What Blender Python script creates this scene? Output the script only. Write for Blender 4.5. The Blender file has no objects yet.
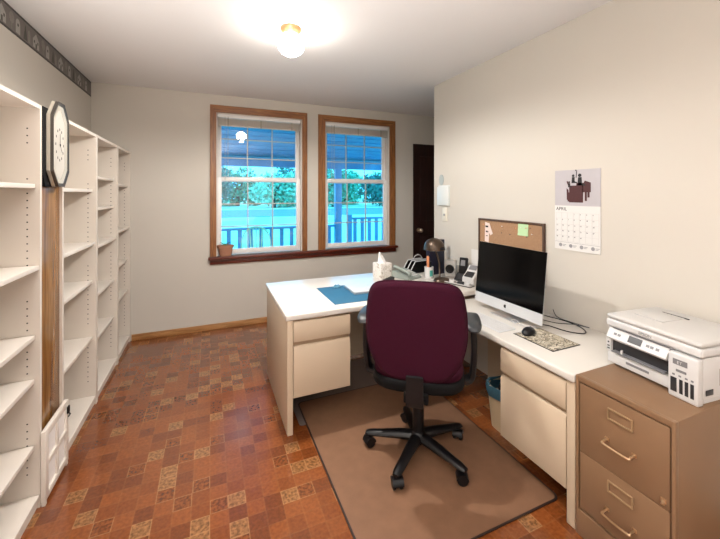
import bpy, bmesh, math, random
from mathutils import Vector, Matrix
random.seed(7)
PI = math.pi
COL = bpy.context.scene.collection
V = Vector

# ------------------------------------------------------------------ materials
def lin(c):
    if isinstance(c, str):
        c = [int(c[i:i+2], 16)/255 for i in (0, 2, 4)]
    return tuple((x/12.92 if x <= .04045 else ((x+.055)/1.055)**2.4) for x in c) + (1,)

def newmat(name):
    m = bpy.data.materials.new(name); m.use_nodes = True
    nt = m.node_tree
    return m, nt, nt.nodes['Principled BSDF']

def N(nt, t, **k):
    n = nt.nodes.new(t)
    for a, b in k.items(): setattr(n, a, b)
    return n

def M(name, c, rough=.5, metal=0, var=.06, scale=12, bump=0, bscale=120, stretch=(1,1,1), coat=0, spec=None):
    m, nt, b = newmat(name); L = nt.links.new
    tc = N(nt, 'ShaderNodeTexCoord'); mp = N(nt, 'ShaderNodeMapping'); mp.inputs['Scale'].default_value = stretch
    L(tc.outputs['Object'], mp.inputs[0])
    no = N(nt, 'ShaderNodeTexNoise'); no.inputs['Scale'].default_value = scale; no.inputs['Detail'].default_value = 4
    L(mp.outputs[0], no.inputs[0])
    mx = N(nt, 'ShaderNodeMix', data_type='RGBA')
    a = lin(c)
    mx.inputs[6].default_value = tuple(x*(1-var) for x in a[:3])+(1,)
    mx.inputs[7].default_value = tuple(min(1, x*(1+var)) for x in a[:3])+(1,)
    L(no.outputs[0], mx.inputs[0]); L(mx.outputs[2], b.inputs['Base Color'])
    b.inputs['Roughness'].default_value = rough; b.inputs['Metallic'].default_value = metal
    if coat: b.inputs['Coat Weight'].default_value = coat
    if spec is not None: b.inputs['Specular IOR Level'].default_value = spec
    if bump:
        n2 = N(nt, 'ShaderNodeTexNoise'); n2.inputs['Scale'].default_value = bscale
        L(mp.outputs[0], n2.inputs[0])
        bp = N(nt, 'ShaderNodeBump'); bp.inputs['Strength'].default_value = bump; bp.inputs['Distance'].default_value = .002
        L(n2.outputs[0], bp.inputs['Height']); L(bp.outputs[0], b.inputs['Normal'])
    return m

def ramp(nt, stops, interp='LINEAR'):
    r = N(nt, 'ShaderNodeValToRGB'); e = r.color_ramp; e.interpolation = interp
    while len(e.elements) < len(stops): e.elements.new(.5)
    for i, (p, c) in enumerate(stops):
        e.elements[i].position = p; e.elements[i].color = lin(c)
    return r

def wood(name, c1, c2, c3, stretch, scale=6, rough=.4, knots=False):
    m, nt, b = newmat(name); L = nt.links.new
    tc = N(nt, 'ShaderNodeTexCoord'); mp = N(nt, 'ShaderNodeMapping'); mp.inputs['Scale'].default_value = stretch
    L(tc.outputs['Object'], mp.inputs[0])
    no = N(nt, 'ShaderNodeTexNoise'); no.inputs['Scale'].default_value = scale; no.inputs['Detail'].default_value = 6
    no.inputs['Distortion'].default_value = .6
    L(mp.outputs[0], no.inputs[0])
    r = ramp(nt, [(.3, c1), (.5, c2), (.7, c3)]); L(no.outputs[0], r.inputs[0])
    out = r.outputs[0]
    if knots:
        vo = N(nt, 'ShaderNodeTexVoronoi'); vo.inputs['Scale'].default_value = 3.2
        mp2 = N(nt, 'ShaderNodeMapping'); mp2.inputs['Scale'].default_value = (1, 1.6, .8); L(tc.outputs['Object'], mp2.inputs[0])
        L(mp2.outputs[0], vo.inputs['Vector'])
        r2 = ramp(nt, [(.03, '3a2010'), (.085, 'ffffff')]); L(vo.outputs['Distance'], r2.inputs[0])
        mu = N(nt, 'ShaderNodeMix', data_type='RGBA', blend_type='MULTIPLY'); mu.inputs[0].default_value = .8
        L(out, mu.inputs[6]); L(r2.outputs[0], mu.inputs[7]); out = mu.outputs[2]
    L(out, b.inputs['Base Color']); b.inputs['Roughness'].default_value = rough
    return m

def floor_mat():
    m, nt, b = newmat('floor_tiles'); L = nt.links.new
    def ma(op, a, bb=None, cl=False):
        n = N(nt, 'ShaderNodeMath', operation=op, use_clamp=cl)
        for i, v in enumerate((a, bb)):
            if v is None: continue
            if isinstance(v, (int, float)): n.inputs[i].default_value = v
            else: L(v, n.inputs[i])
        return n.outputs[0]
    tc = N(nt, 'ShaderNodeTexCoord'); sp = N(nt, 'ShaderNodeSeparateXYZ'); L(tc.outputs['Object'], sp.inputs[0])
    S = .0762
    ux, uy = ma('DIVIDE', sp.outputs[0], S), ma('DIVIDE', sp.outputs[1], S)
    ix, iy = ma('FLOOR', ux), ma('FLOOR', uy)
    fx, fy = ma('FRACT', ux), ma('FRACT', uy)
    cb = N(nt, 'ShaderNodeCombineXYZ'); L(ix, cb.inputs[0]); L(iy, cb.inputs[1])
    wn = N(nt, 'ShaderNodeTexWhiteNoise', noise_dimensions='2D'); L(cb.outputs[0], wn.inputs['Vector'])
    r = ramp(nt, [(0, FL[0]), (.28, FL[1]), (.52, FL[2]), (.74, FL[3]), (.88, FL[4])], 'CONSTANT')
    L(wn.outputs['Value'], r.inputs[0])
    light = ma('GREATER_THAN', wn.outputs['Value'], .82)
    no = N(nt, 'ShaderNodeTexNoise'); no.inputs['Scale'].default_value = 70; no.inputs['Detail'].default_value = 5
    L(tc.outputs['Object'], no.inputs[0])
    sr = ramp(nt, [(.35, '7c7c7c'), (.65, 'ffffff')]); L(no.outputs[0], sr.inputs[0])
    mu = N(nt, 'ShaderNodeMix', data_type='RGBA', blend_type='MULTIPLY')
    L(ma('ADD', ma('MULTIPLY', light, .45), .35), mu.inputs[0]); L(r.outputs[0], mu.inputs[6]); L(sr.outputs[0], mu.inputs[7])
    ex = ma('MINIMUM', fx, ma('SUBTRACT', 1, fx)); ey = ma('MINIMUM', fy, ma('SUBTRACT', 1, fy))
    edge = ma('LESS_THAN', ma('MINIMUM', ex, ey), .045)
    mx = N(nt, 'ShaderNodeMix', data_type='RGBA')
    L(ma('MULTIPLY', edge, ma('ADD', ma('MULTIPLY', light, .42), .07)), mx.inputs[0])
    L(mu.outputs[2], mx.inputs[6]); mx.inputs[7].default_value = lin(FL[5])
    L(mx.outputs[2], b.inputs['Base Color'])
    b.inputs['Coat Weight'].default_value = .7; b.inputs['Coat Roughness'].default_value = .13
    n3 = N(nt, 'ShaderNodeTexNoise'); n3.inputs['Scale'].default_value = 25; L(tc.outputs['Object'], n3.inputs[0])
    mr = N(nt, 'ShaderNodeMapRange'); mr.inputs[3].default_value = .17; mr.inputs[4].default_value = .30
    L(n3.outputs[0], mr.inputs[0]); L(mr.outputs[0], b.inputs['Roughness'])
    bp = N(nt, 'ShaderNodeBump'); bp.inputs['Strength'].default_value = .15; bp.inputs['Distance'].default_value = .002
    L(ma('ADD', no.outputs[0], ma('MULTIPLY', edge, -.6)), bp.inputs['Height']); L(bp.outputs[0], b.inputs['Normal'])
    return m
FL = ['8c4d25', '814520', '743d1d', '884b24', '9f6d42', 'ad7e52']

def emat(name, c, s):
    m, nt, b = newmat(name)
    b.inputs['Base Color'].default_value = lin(c)
    b.inputs['Emission Color'].default_value = lin(c); b.inputs['Emission Strength'].default_value = s
    return m

def glass_mat():
    m, nt, b = newmat('window_glass'); nt.nodes.remove(b); L = nt.links.new
    o = nt.nodes['Material Output']; t = N(nt, 'ShaderNodeBsdfTransparent'); g = N(nt, 'ShaderNodeBsdfGlossy')
    g.inputs['Roughness'].default_value = .01
    lw = N(nt, 'ShaderNodeFresnel'); lw.inputs['IOR'].default_value = 1.5
    x = N(nt, 'ShaderNodeMixShader'); L(lw.outputs[0], x.inputs[0]); L(t.outputs[0], x.inputs[1]); L(g.outputs[0], x.inputs[2])
    L(x.outputs[0], o.inputs[0])
    return m

mWall = M('cream_wall_paint', 'cac4ba', .75, var=.015, scale=3, bump=.05, bscale=200)
mCeil = M('ceiling_paint', 'e8e6e5', .8, var=.01, scale=3)
mFloor = floor_mat()
mTrim = wood('oak_trim_upright', '6e4322', '8d5a31', 'a3703f', (30, 30, 2), 3, .35)
mTrimH = wood('oak_trim_level', '6e4322', '8d5a31', 'a3703f', (2, 30, 30), 3, .35)
mSill = wood('red_brown_sill', '45190f', '5c2415', '70301c', (2, 30, 30), 3, .3)
mBase = wood('baseboard_oak', '8f6238', 'ad7d4c', 'c08f5c', (2, 20, 20), 3, .4)
mPine = wood('knotty_pine', '70481f', '8c602f', 'a57a45', (22, 22, 1.6), 2.2, .22, knots=True)
mShelf = M('white_melamine', 'e2dad0', .45, var=.015)
mShelfI = M('white_melamine_panel', 'd6cdc2', .5, var=.015)
mHole = M('dark_hole', '2a2420', .8)
mWhite = M('white_vinyl', 'e6e4e2', .4, var=.02)
mJamb = M('white_jamb', 'd9d2ca', .5, var=.02)
mMunt = M('tan_muntin', 'b9b4a8', .4, var=.02)
mBlind = M('blind_slat', 'cfc6bb', .5, var=.03)
mCord = M('blind_cord', 'b0a898', .7)
mGlass = glass_mat()
mDoor = wood('dark_stained_door', '1a0d0b', '26120f', '331a15', (20, 20, 2), 3, .35)
mKnob = M('satin_nickel', 'c9b8a4', .3, metal=1, var=.02)
mTop = M('white_desktop_laminate', 'd2cec7', .3, var=.01)
mDesk = M('almond_desk_panel', 'c6b39b', .42, var=.015)
mDeskD = M('almond_desk_edge', 'a58c72', .5, var=.02)
mFile = M('tan_steel', '83654b', .38, var=.04, bump=.12, bscale=500)
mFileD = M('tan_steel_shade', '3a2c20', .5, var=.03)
mBrass = M('light_brass', 'c7a885', .3, metal=.85, var=.03)
mBur = M('burgundy_fabric', '370d20', .95, var=.18, scale=300, bump=.5, bscale=900, spec=.15)
mBlk = M('black_plastic', '0e0d10', .36, var=.1, spec=.35)
mBlkM = M('black_rough_plastic', '0c0b0d', .7, var=.1, spec=.2)
mPad = M('armrest_rubber', '303336', .42, var=.1, scale=40)
mMat = M('brown_vinyl_mat', '7c5b45', .5, var=.16, scale=16, bump=.3, bscale=300, spec=.3)
mMat2 = M('grey_brown_vinyl_mat', '6f625c', .35, var=.12, scale=14, bump=.2, bscale=300)
mMatE = M('dark_mat_edge', '2c1c16', .5)
mBlue = M('blue_blotter', '265f7e', .6, var=.05, bump=.1, bscale=400)
mAlu = M('silver_aluminium', 'c9cacd', .3, metal=.7, var=.02)
mSilver = M('silver_light', 'd6d8da', .4, metal=.25, var=.02)
mScreen = M('black_screen', '030304', .12, var=0, spec=.25)
mLogo = M('black_logo', '0c0c0e', .4)
mWhP = M('white_plastic', 'cecdcc', .35, var=.02)
mWhP2 = M('warm_white_plastic', 'c4c2bf', .4, var=.02)
mGrP = M('grey_plastic', '77777a', .4, var=.05)
mDkP = M('dark_grey_plastic', '2b2b2e', .35, var=.05)
mPaper = M('white_paper', 'd9d7d4', .8, var=.02)
mCream = M('cream_plastic', 'ddd6c6', .4, var=.02)
mCork = M('cork', 'a27e5f', .9, var=.3, scale=160, bump=.4, bscale=400)
mCorkF = wood('pinboard_frame', '3f2a1e', '4f3728', '5f4634', (20, 20, 3), 3, .5)
mInk = M('grey_print', '8f8e92', .8)
mInkL = M('pale_print', 'bdbbb9', .8)
mInkD = M('dark_print', '2e2c30', .8)
mPicBg = M('picture_grey_lilac', 'b5b0b4', .55, var=.05, scale=20)
mPicRed = M('picture_maroon', '451a1a', .6, var=.3, scale=200)
mPicDk = M('picture_dark', '1c1516', .6)
mGreen = M('sticky_note_green', 'b7d6a6', .8, var=.02)
mPink = M('pinned_card_pink', 'e4cfc6', .8, var=.03)
mTeal = M('teal_bag', '335868', .5, var=.25, scale=60)
mBin = M('beige_bin', 'b9a283', .5, var=.04)
mBronze = M('bronze_metal', '4f4136', .35, metal=.6, var=.08)
mNavy = M('navy_board', '0e0d28', .5, var=.1)
mOrange = M('orange_plastic', 'd98a5c', .5, var=.1)
mTealL = M('teal_label', '3f9d92', .6)
mTerra = M('terracotta_pot', 'a8785f', .8, var=.12, scale=30)
mLeaf = M('houseplant_leaf', '5d7a4c', .6, var=.2)
mSoil = M('soil', '3a2a20', .9)
mTissue = M('tissue', 'f2efec', .9, var=.01)
mFloral = None
mGlobe = emat('lit_globe_glass', 'fff8ee', 27)
mFix = M('brass_fixture', 'a98a63', .35, metal=.7, var=.03)

def pattern_mat(name, stops, scale, rough=.6, dist=1.5):
    m, nt, b = newmat(name); L = nt.links.new
    tc = N(nt, 'ShaderNodeTexCoord'); no = N(nt, 'ShaderNodeTexNoise')
    no.inputs['Scale'].default_value = scale; no.inputs['Detail'].default_value = 2; no.inputs['Distortion'].default_value = dist
    L(tc.outputs['Object'], no.inputs[0]); r = ramp(nt, stops, 'CONSTANT'); L(no.outputs[0], r.inputs[0])
    L(r.outputs[0], b.inputs['Base Color']); b.inputs['Roughness'].default_value = rough
    return m
mChamp = M('champagne_metal', 'cfc8b8', .35, metal=.35, var=.03)
mBez = M('bezel_bronze', '4f4a44', .35, metal=.4, var=.1)
mCamo = pattern_mat('leaf_pattern_pad', [(0, '4a443a'), (.38, 'b5ac98'), (.47, '6b6354'), (.53, 'cfc7b5'), (.62, '575044')], 20)
mTBox = pattern_mat('printed_tissue_box', [(0, 'cfc8bd'), (.4, 'e6e1da'), (.62, 'b7ada0')], 30)
mPhoneG = M('grey_green_plastic', '8d9690', .45, var=.08, scale=60)
# border paper
mBord = M('border_paper', '6e6864', .7, var=.18, scale=30)
mBordE = M('border_edge', '3f3b38', .7)
mBordL = M('border_motif_light', '9d9993', .7, var=.12, scale=60)
mBordM = M('border_motif_mid', '807b75', .7, var=.15, scale=60)
mBordG = M('border_motif_dark', '4c4a44', .7, var=.15, scale=60)
# outside
mDeckW = wood('deck_boards', '7f8a8f', '93a0a5', 'a6b2b6', (1, 30, 1), 3, .7)
mPorch = wood('porch_painted_boards', '587f9e', '6890ae', '7ba2bd', (1, 14, 1), 2, .7)
mRail = M('painted_rail', '6c98b8', .6, var=.05)
mLawn = M('lawn_grass', 'c2cdb0', .9, var=.15, scale=1.2)
mRoad = M('asphalt_road', '6d7f8c', .9, var=.08, scale=2)
mTree1 = M('tree_leaf_green', '4f9f80', .7, var=.5, scale=2)
mTree2 = M('tree_leaf_deep', '3a8278', .7, var=.5, scale=2)
mTree3 = M('tree_leaf_light', '8cc8a8', .7, var=.4, scale=2)
mBark = M('tree_bark', '4a4a48', .9)
mChairO = M('porch_chair_paint', 'e2e6b4', .5, var=.05)

# ------------------------------------------------------------------ mesh builder
def catmull(pts, n=6, closed=False):
    P_ = [V(p) for p in pts]; out = []; k = len(P_)
    for i in range(k if closed else k-1):
        g = lambda j: P_[j % k] if closed else P_[max(0, min(k-1, j))]
        a, b, c, d = g(i-1), g(i), g(i+1), g(i+2)
        for s in range(n):
            t = s/n
            out.append(.5*((2*b)+(c-a)*t+(2*a-5*b+4*c-d)*t*t+(3*b-a-3*c+d)*t**3))
    if not closed: out.append(P_[-1])
    return out

class MB:
    def __init__(s): s.bm = bmesh.new(); s.m = 0; s.X = None
    def _fin(s, f0):
        pass
    def v(s, p): return s.bm.verts.new(p)
    def face(s, vs):
        try:
            f = s.bm.faces.new(vs); f.material_index = s.m; return f
        except ValueError: return None
    def box(s, x0, x1, y0, y1, z0, z1, bev=0, seg=2):
        if x0 > x1: x0, x1 = x1, x0
        if y0 > y1: y0, y1 = y1, y0
        if z0 > z1: z0, z1 = z1, z0
        vs = [s.v((x, y, z)) for z in (z0, z1) for y in (y0, y1) for x in (x0, x1)]
        fs = [s.face([vs[i] for i in q]) for q in ((0,2,3,1),(4,5,7,6),(0,1,5,4),(2,6,7,3),(0,4,6,2),(1,3,7,5))]
        if bev:
            ed = list({e for f in fs for e in f.edges})
            r = bmesh.ops.bevel(s.bm, geom=ed, offset=bev, segments=seg, affect='EDGES', profile=.5)
            for f in r['faces']: f.material_index = s.m
        return s
    def prism(s, poly, axis, a, b, bev=0):
        """poly of 2-D points extruded along axis from a to b. axis x:(y,z) y:(x,z) z:(x,y)"""
        def mk(p, t):
            return {'x': (t, p[0], p[1]), 'y': (p[0], t, p[1]), 'z': (p[0], p[1], t)}[axis]
        A = [s.v(mk(p, a)) for p in poly]; B = [s.v(mk(p, b)) for p in poly]
        fs = [s.face(A), s.face(B[::-1])]
        n = len(poly)
        for i in range(n): fs.append(s.face([A[i], B[i], B[(i+1) % n], A[(i+1) % n]]))
        bmesh.ops.recalc_face_normals(s.bm, faces=[f for f in fs if f])
        if bev:
            ed = list({e for f in fs[:2] for e in f.edges})
            r = bmesh.ops.bevel(s.bm, geom=ed, offset=bev, segments=2, affect='EDGES')
            for f in r['faces']: f.material_index = s.m
        return s
    def loops(s, rings, cap=True):
        R = [[s.v(p) for p in r] for r in rings]; n = len(R[0]); fs = []
        for a, b in zip(R, R[1:]):
            for i in range(n): fs.append(s.face([a[i], a[(i+1) % n], b[(i+1) % n], b[i]]))
        if cap: fs += [s.face(R[0][::-1]), s.face(R[-1])]
        bmesh.ops.recalc_face_normals(s.bm, faces=[f for f in fs if f])
        return s
    def tube(s, pts, r, n=8, cap=True):
        pts = [V(p) for p in pts]; rr = r if isinstance(r, (list, tuple)) else [r]*len(pts)
        rings = []; up = None
        for i, p in enumerate(pts):
            t = (pts[min(i+1, len(pts)-1)]-pts[max(i-1, 0)]).normalized()
            if up is None:
                up = V((0, 0, 1)) if abs(t.z) < .9 else V((1, 0, 0))
            a = t.cross(up).normalized(); b = a.cross(t).normalized(); up = b
            rings.append([p+a*math.cos(2*PI*k/n)*rr[i]+b*math.sin(2*PI*k/n)*rr[i] for k in range(n)])
        return s.loops(rings, cap)
    def cyl(s, p, axis, h, r, r2=None, n=20):
        d = {'x': V((1,0,0)), 'y': V((0,1,0)), 'z': V((0,0,1))}[axis]
        return s.tube([V(p), V(p)+d*h], [r, r if r2 is None else r2], n)
    def lathe(s, prof, c=(0,0,0), n=24, sx=1, sy=1):
        rings = [[V((c[0]+max(r, 1e-4)*math.cos(2*PI*k/n)*sx, c[1]+max(r, 1e-4)*math.sin(2*PI*k/n)*sy, c[2]+z)) for k in range(n)] for r, z in prof]
        return s.loops(rings)
    def pillow(s, outline, T, fn, bulge=.01, rnd=.02, back=None):
        """outline of 2-D points; fn(u,v,w)->xyz; thickness T"""
        cu = sum(p[0] for p in outline)/len(outline); cv = sum(p[1] for p in outline)/len(outline)
        R = max(abs(p[0]-cu) for p in outline)
        rings = []
        def ring(sc, w):
            rings.append([V(fn(cu+(p[0]-cu)*sc, cv+(p[1]-cv)*sc, w)) for p in outline])
        b1 = bulge if back is None else back
        e = 1-rnd/R
        for q in (.02, .25, .5, .75): ring(e*q, -T/2-b1*(1-q*q))
        for k in range(9):
            ph = -PI/2+PI*k/8; ring(1-rnd/R*(1-math.cos(ph)), T/2*math.sin(ph))
        for q in (.75, .5, .25, .02): ring(e*q, T/2+bulge*(1-q*q))
        return s.loops(rings)
    def build(s, name, mats, parent=None, smooth=True, ang=38):
        me = bpy.data.meshes.new(name)
        if smooth:
            s.bm.normal_update()
            for f in s.bm.faces: f.smooth = True
            for e in s.bm.edges:
                if len(e.link_faces) == 2 and e.calc_face_angle(0) > math.radians(ang): e.smooth = False
        s.bm.to_mesh(me); s.bm.free()
        for m in (mats if isinstance(mats, (list, tuple)) else [mats]): me.materials.append(m)
        o = bpy.data.objects.new(name, me); COL.objects.link(o)
        if parent: o.parent = parent
        return o

def tag(o, label, cat, group=None, kind=None):
    o['label'] = label; o['category'] = cat
    if group: o['group'] = group
    if kind: o['kind'] = kind
    return o
def thing(name, label, cat, loc=(0,0,0), rz=0, group=None):
    o = bpy.data.objects.new(name, None); COL.objects.link(o); o.empty_display_size = .1
    o.location = loc; o.rotation_euler = (0, 0, rz)
    return tag(o, label, cat, group)
def struct(o): o['kind'] = 'structure'; return o
def copy_tree(o, parent=None):
    c = o.copy(); COL.objects.link(c); c.parent = parent
    for ch in list(o.children): copy_tree(ch, c)
    return c
def box(name, m, b, parent=None, bev=0):
    return MB().box(*b, bev=bev).build(name, m, parent)
def text(name, body, size, m, parent, loc, rot, depth=.0004, align='LEFT'):
    cu = bpy.data.curves.new(name, 'FONT'); cu.body = body; cu.size = size; cu.extrude = depth; cu.align_x = align
    t = bpy.data.objects.new(name+'_src', cu); COL.objects.link(t)
    bpy.context.view_layer.update()
    me = bpy.data.meshes.new_from_object(t.evaluated_get(bpy.context.evaluated_depsgraph_get()))
    bpy.data.objects.remove(t); me.name = name
    me.materials.clear(); me.materials.append(m)
    me.transform(Matrix.Translation(loc) @ rot)
    o = bpy.data.objects.new(name, me); COL.objects.link(o); o.parent = parent
    return o
RX90 = Matrix.Rotation(PI/2, 4, 'X')

# ------------------------------------------------------------------ room shell
XL, XR, YB, YR, ZC = -1.01, 1.98, 3.96, -1.7, 2.44
XA, YE = 3.5, 2.83           # alcove wall, end of the right wall
WO = [(.06, .967), (1.24, 2.09)]; WZ = (.755, 2.255)
struct(box('floor', mFloor, (XL-.1, XA+.1, YR-.1, YB+.14, -.1, 0)))
struct(box('ceiling', mCeil, (XL-.1, XA+.1, YR-.1, YB+.14, ZC, ZC+.1)))
struct(box('wall_left', mWall, (XL-.1, XL, YR-.1, YB, 0, ZC)))
struct(box('wall_rear', mWall, (XL, XR+.12, YR-.1, YR, 0, ZC)))
struct(box('wall_right', mWall, (XR, XR+.12, YR, YE, 0, ZC)))
struct(box('wall_alcove', mWall, (XA, XA+.1, YE-.12, YB, 0, ZC)))
struct(box('wall_corner', mWall, (XR+.12, XA, YE-.12, YE, 0, ZC)))
DX = (2.44, 3.2)
w = MB(); y0, y1 = YB, YB+.14
for x0, x1, z0, z1 in [(XL-.1, WO[0][0], 0, ZC), (WO[0][1], WO[1][0], 0, ZC), (WO[1][1], DX[0], 0, ZC), (DX[1], XA+.1, 0, ZC), (DX[0], DX[1], 2.06, ZC)]:
    w.box(x0, x1, y0, y1, z0, z1)
for a, b in WO:
    w.box(a, b, y0, y1, 0, WZ[0]-.045); w.box(a, b, y0, y1, WZ[1], ZC)
struct(w.build('wall_back', mWall))
struct(box('baseboard_back', mBase, (-.69, 2.40, YB-.014, YB, 0, .058), bev=.003))
struct(box('baseboard_right', mBase, (XR-.014, XR, YR, .6, 0, .058), bev=.003))
# door
d = struct(bpy.data.objects.new('door_1', None)); COL.objects.link(d)
p = MB().box(DX[0], DX[1], YB-.01, YB+.03, 0.004, 2.06)
for z0, z1 in ((.15, .85), (1.05, 1.9)):
    for xa in (DX[0]+.1, DX[0]+.42):
        p.box(xa, xa+.25, YB-.016, YB-.01, z0, z1, bev=.004)
p.build('door_panel', mDoor, d)
k = MB().cyl((2.52, YB-.022, .93), 'y', .012, .03)
k.tube([(2.52, YB-.02, .93), (2.52, YB-.05, .93)], .01); k.lathe([(0, -.028), (.02, -.022), (.028, -.005), (.027, .008), (.018, .024), (0, .028)], (2.52, YB-.065, .93), 16)
k.build('door_knob', mKnob, d)

# windows
for wi, (a, b) in enumerate(WO):
    wn = struct(bpy.data.objects.new('window_%d' % (wi+1), None)); COL.objects.link(wn)
    oa, ob = (0.0, 1.025) if wi == 0 else (1.156, 2.17)
    zt, zb = 2.33, WZ[0]
    c = MB()
    c.prism([(oa, zb), (a, zb), (a, WZ[1]), (oa, zt)], 'y', YB-.022, YB, bev=.004)
    c.prism([(ob, zb), (b, zb), (b, WZ[1]), (ob, zt)], 'y', YB-.022, YB, bev=.004)
    c.build('side_casing', mTrim, wn)
    MB().prism([(oa, zt), (ob, zt), (b, WZ[1]), (a, WZ[1])], 'y', YB-.022, YB, bev=.004).build('top_casing', mTrimH, wn)
    j = MB(); j.box(a, a+.012, YB-.0, y1, zb, WZ[1]); j.box(b-.012, b, YB, y1, zb, WZ[1]); j.box(a, b, YB, y1, WZ[1]-.012, WZ[1])
    j.box(a+.0, b, YB+.01, y1, zb-.045, zb+.0)
    j.build('jamb', mJamb, wn)
    xa, xb = a+.012, b-.012
    zm = 1.555
    def sash(name, z0, z1, yy, st):
        f = MB(); f.box(xa, xa+st, yy, yy+.035, z0, z1, bev=.004); f.box(xb-st, xb, yy, yy+.035, z0, z1, bev=.004)
        f.box(xa+st, xb-st, yy, yy+.035, z0, z0+.055, bev=.004); f.box(xa+st, xb-st, yy, yy+.035, z1-.04, z1, bev=.004)
        o = f.build(name, mWhite, wn)
        gx0, gx1, gz0, gz1 = xa+st, xb-st, z0+.055, z1-.04
        g = MB()
        for i in (1, 2):
            x = gx0+(gx1-gx0)*i/3; g.box(x-.006, x+.006, yy+.010, yy+.024, gz0, gz1)
            z = gz0+(gz1-gz0)*i/3; g.box(gx0, gx1, yy+.0101, yy+.0239, z-.006, z+.006)
        g.build('muntins', mMunt, o)
        MB().box(gx0-.004, gx1+.004, yy+.027, yy+.031, gz0-.004, gz1+.004).build('glass', mGlass, o)
    sash('lower_sash', zb+.005, zm+.025, YB+.045, .042)
    sash('upper_sash', zm-.02, WZ[1]-.013, YB+.085, .042)
    lt = MB().box((a+b)/2-.03, (a+b)/2+.03, YB+.05, YB+.08, zm+.026, zm+.038, bev=.003)
    lt.build('sash_lock', mWhite, wn)
    # blind
    bl = thing('window_blind', ['raised pale mini blind with hanging cord in the left window', 'raised pale mini blind with hanging cord in the right window'][wi], 'blind', ((a+b)/2, YB+.02, 2.243), 0, 'raised blinds at the top of the windows')
    hw = (b-a)/2-.016
    MB().box(-hw, hw, -.016, .018, -.036, 0, bev=.003).build('head_rail', mWhite, bl)
    sl = MB()
    for q in range(9):
        z = -.044-q*.007; sag = .0
        sl.box(-hw+.004, hw-.004, -.016+.002*(q % 2), .016, z-.0045, z, bev=.001, seg=1)
    sl.build('slat_stack', mBlind, bl)
    MB().box(-hw+.003, hw-.003, -.015, .015, -.122, -.106, bev=.004).build('bottom_rail', mBlind, bl)
    MB().tube([(-hw+.07, -.019, -.02), (-hw+.07, -.019, -.69)], .0022, 6).build('cord', mCord, bl)
    MB().tube([(-hw+.10, -.019, -.02), (-hw+.098, -.019, -.45), (-hw+.10, -.019, -.66)], .003, 6).build('tilt_wand', mCord, bl)
    for x in (-hw+.10, 0, hw-.10): MB().box(x-.006, x+.006, -.0195, -.0165, -.125, -.04).build('ladder_tape', mCord, bl)
st = MB().box(-.015, 2.19, YB-.06, YB+.044, .725, .755, bev=.006)
st.box(-.0, 2.175, YB-.024, YB, .675, .725, bev=.004)
struct(st.build('trim_1', mSill))

# wallpaper border
b0, b1 = 2.30, 2.437
bd = MB()
bd.box(XL, XL+.0008, -.5, YB-.001, b0, b1)
bd.m = 1; bd.box(XL, XL+.0014, -.5, YB-.001, b0, b0+.012); bd.box(XL, XL+.0014, -.5, YB-.001, b1-.012, b1)
rb = random.Random(3)
y = 1.2; kind = 0
while y < YB-.12:
    t = kind % 4
    if t == 0:      # little house
        h = .075; wd = .085; bd.m = 2
        bd.prism([(y, b0+.02), (y+wd, b0+.02), (y+wd, b0+.02+h*.7), (y+wd/2, b0+.02+h*1.2), (y, b0+.02+h*.7)], 'x', XL+.0008, XL+.0016)
        bd.m = 4; bd.box(XL+.0016, XL+.002, y+.035, y+.052, b0+.02, b0+.05)
        for q in (.012, .06): bd.box(XL+.0016, XL+.002, y+q, y+q+.013, b0+.05, b0+.066)
        y += wd+.03
    elif t == 1:    # round-topped tree
        bd.m = 3
        bd.prism([(y+.03+.028*math.cos(2*PI*q/14), b0+.082+.032*math.sin(2*PI*q/14)) for q in range(14)], 'x', XL+.0008, XL+.0014)
        bd.box(XL+.0008, XL+.0014, y+.026, y+.034, b0+.02, b0+.055); y += .075
    elif t == 2:    # arched birdhouse
        bd.m = 2
        bd.prism([(y, b0+.02)]+[(y+.05, b0+.02)]+[(y+.025+.025*math.cos(PI*q/8), b0+.075+.03*math.sin(PI*q/8)) for q in range(9)], 'x', XL+.0008, XL+.0016)
        bd.m = 4; bd.prism([(y+.025+.009*math.cos(2*PI*q/10), b0+.07+.009*math.sin(2*PI*q/10)) for q in range(10)], 'x', XL+.0016, XL+.002)
        y += .09
    else:           # fir
        bd.m = 4
        bd.prism([(y, b0+.02), (y+.05, b0+.02), (y+.025, b0+.11)], 'x', XL+.0008, XL+.0014)
        bd.m = 3; bd.prism([(y+.055, b0+.02), (y+.085, b0+.02), (y+.085, b0+.08), (y+.07, b0+.1), (y+.055, b0+.08)], 'x', XL+.0008, XL+.0014); y += .12
    kind += 1
struct(bd.build('trim_2', [mBord, mBordE, mBordL, mBordM, mBordG], smooth=False))

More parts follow.
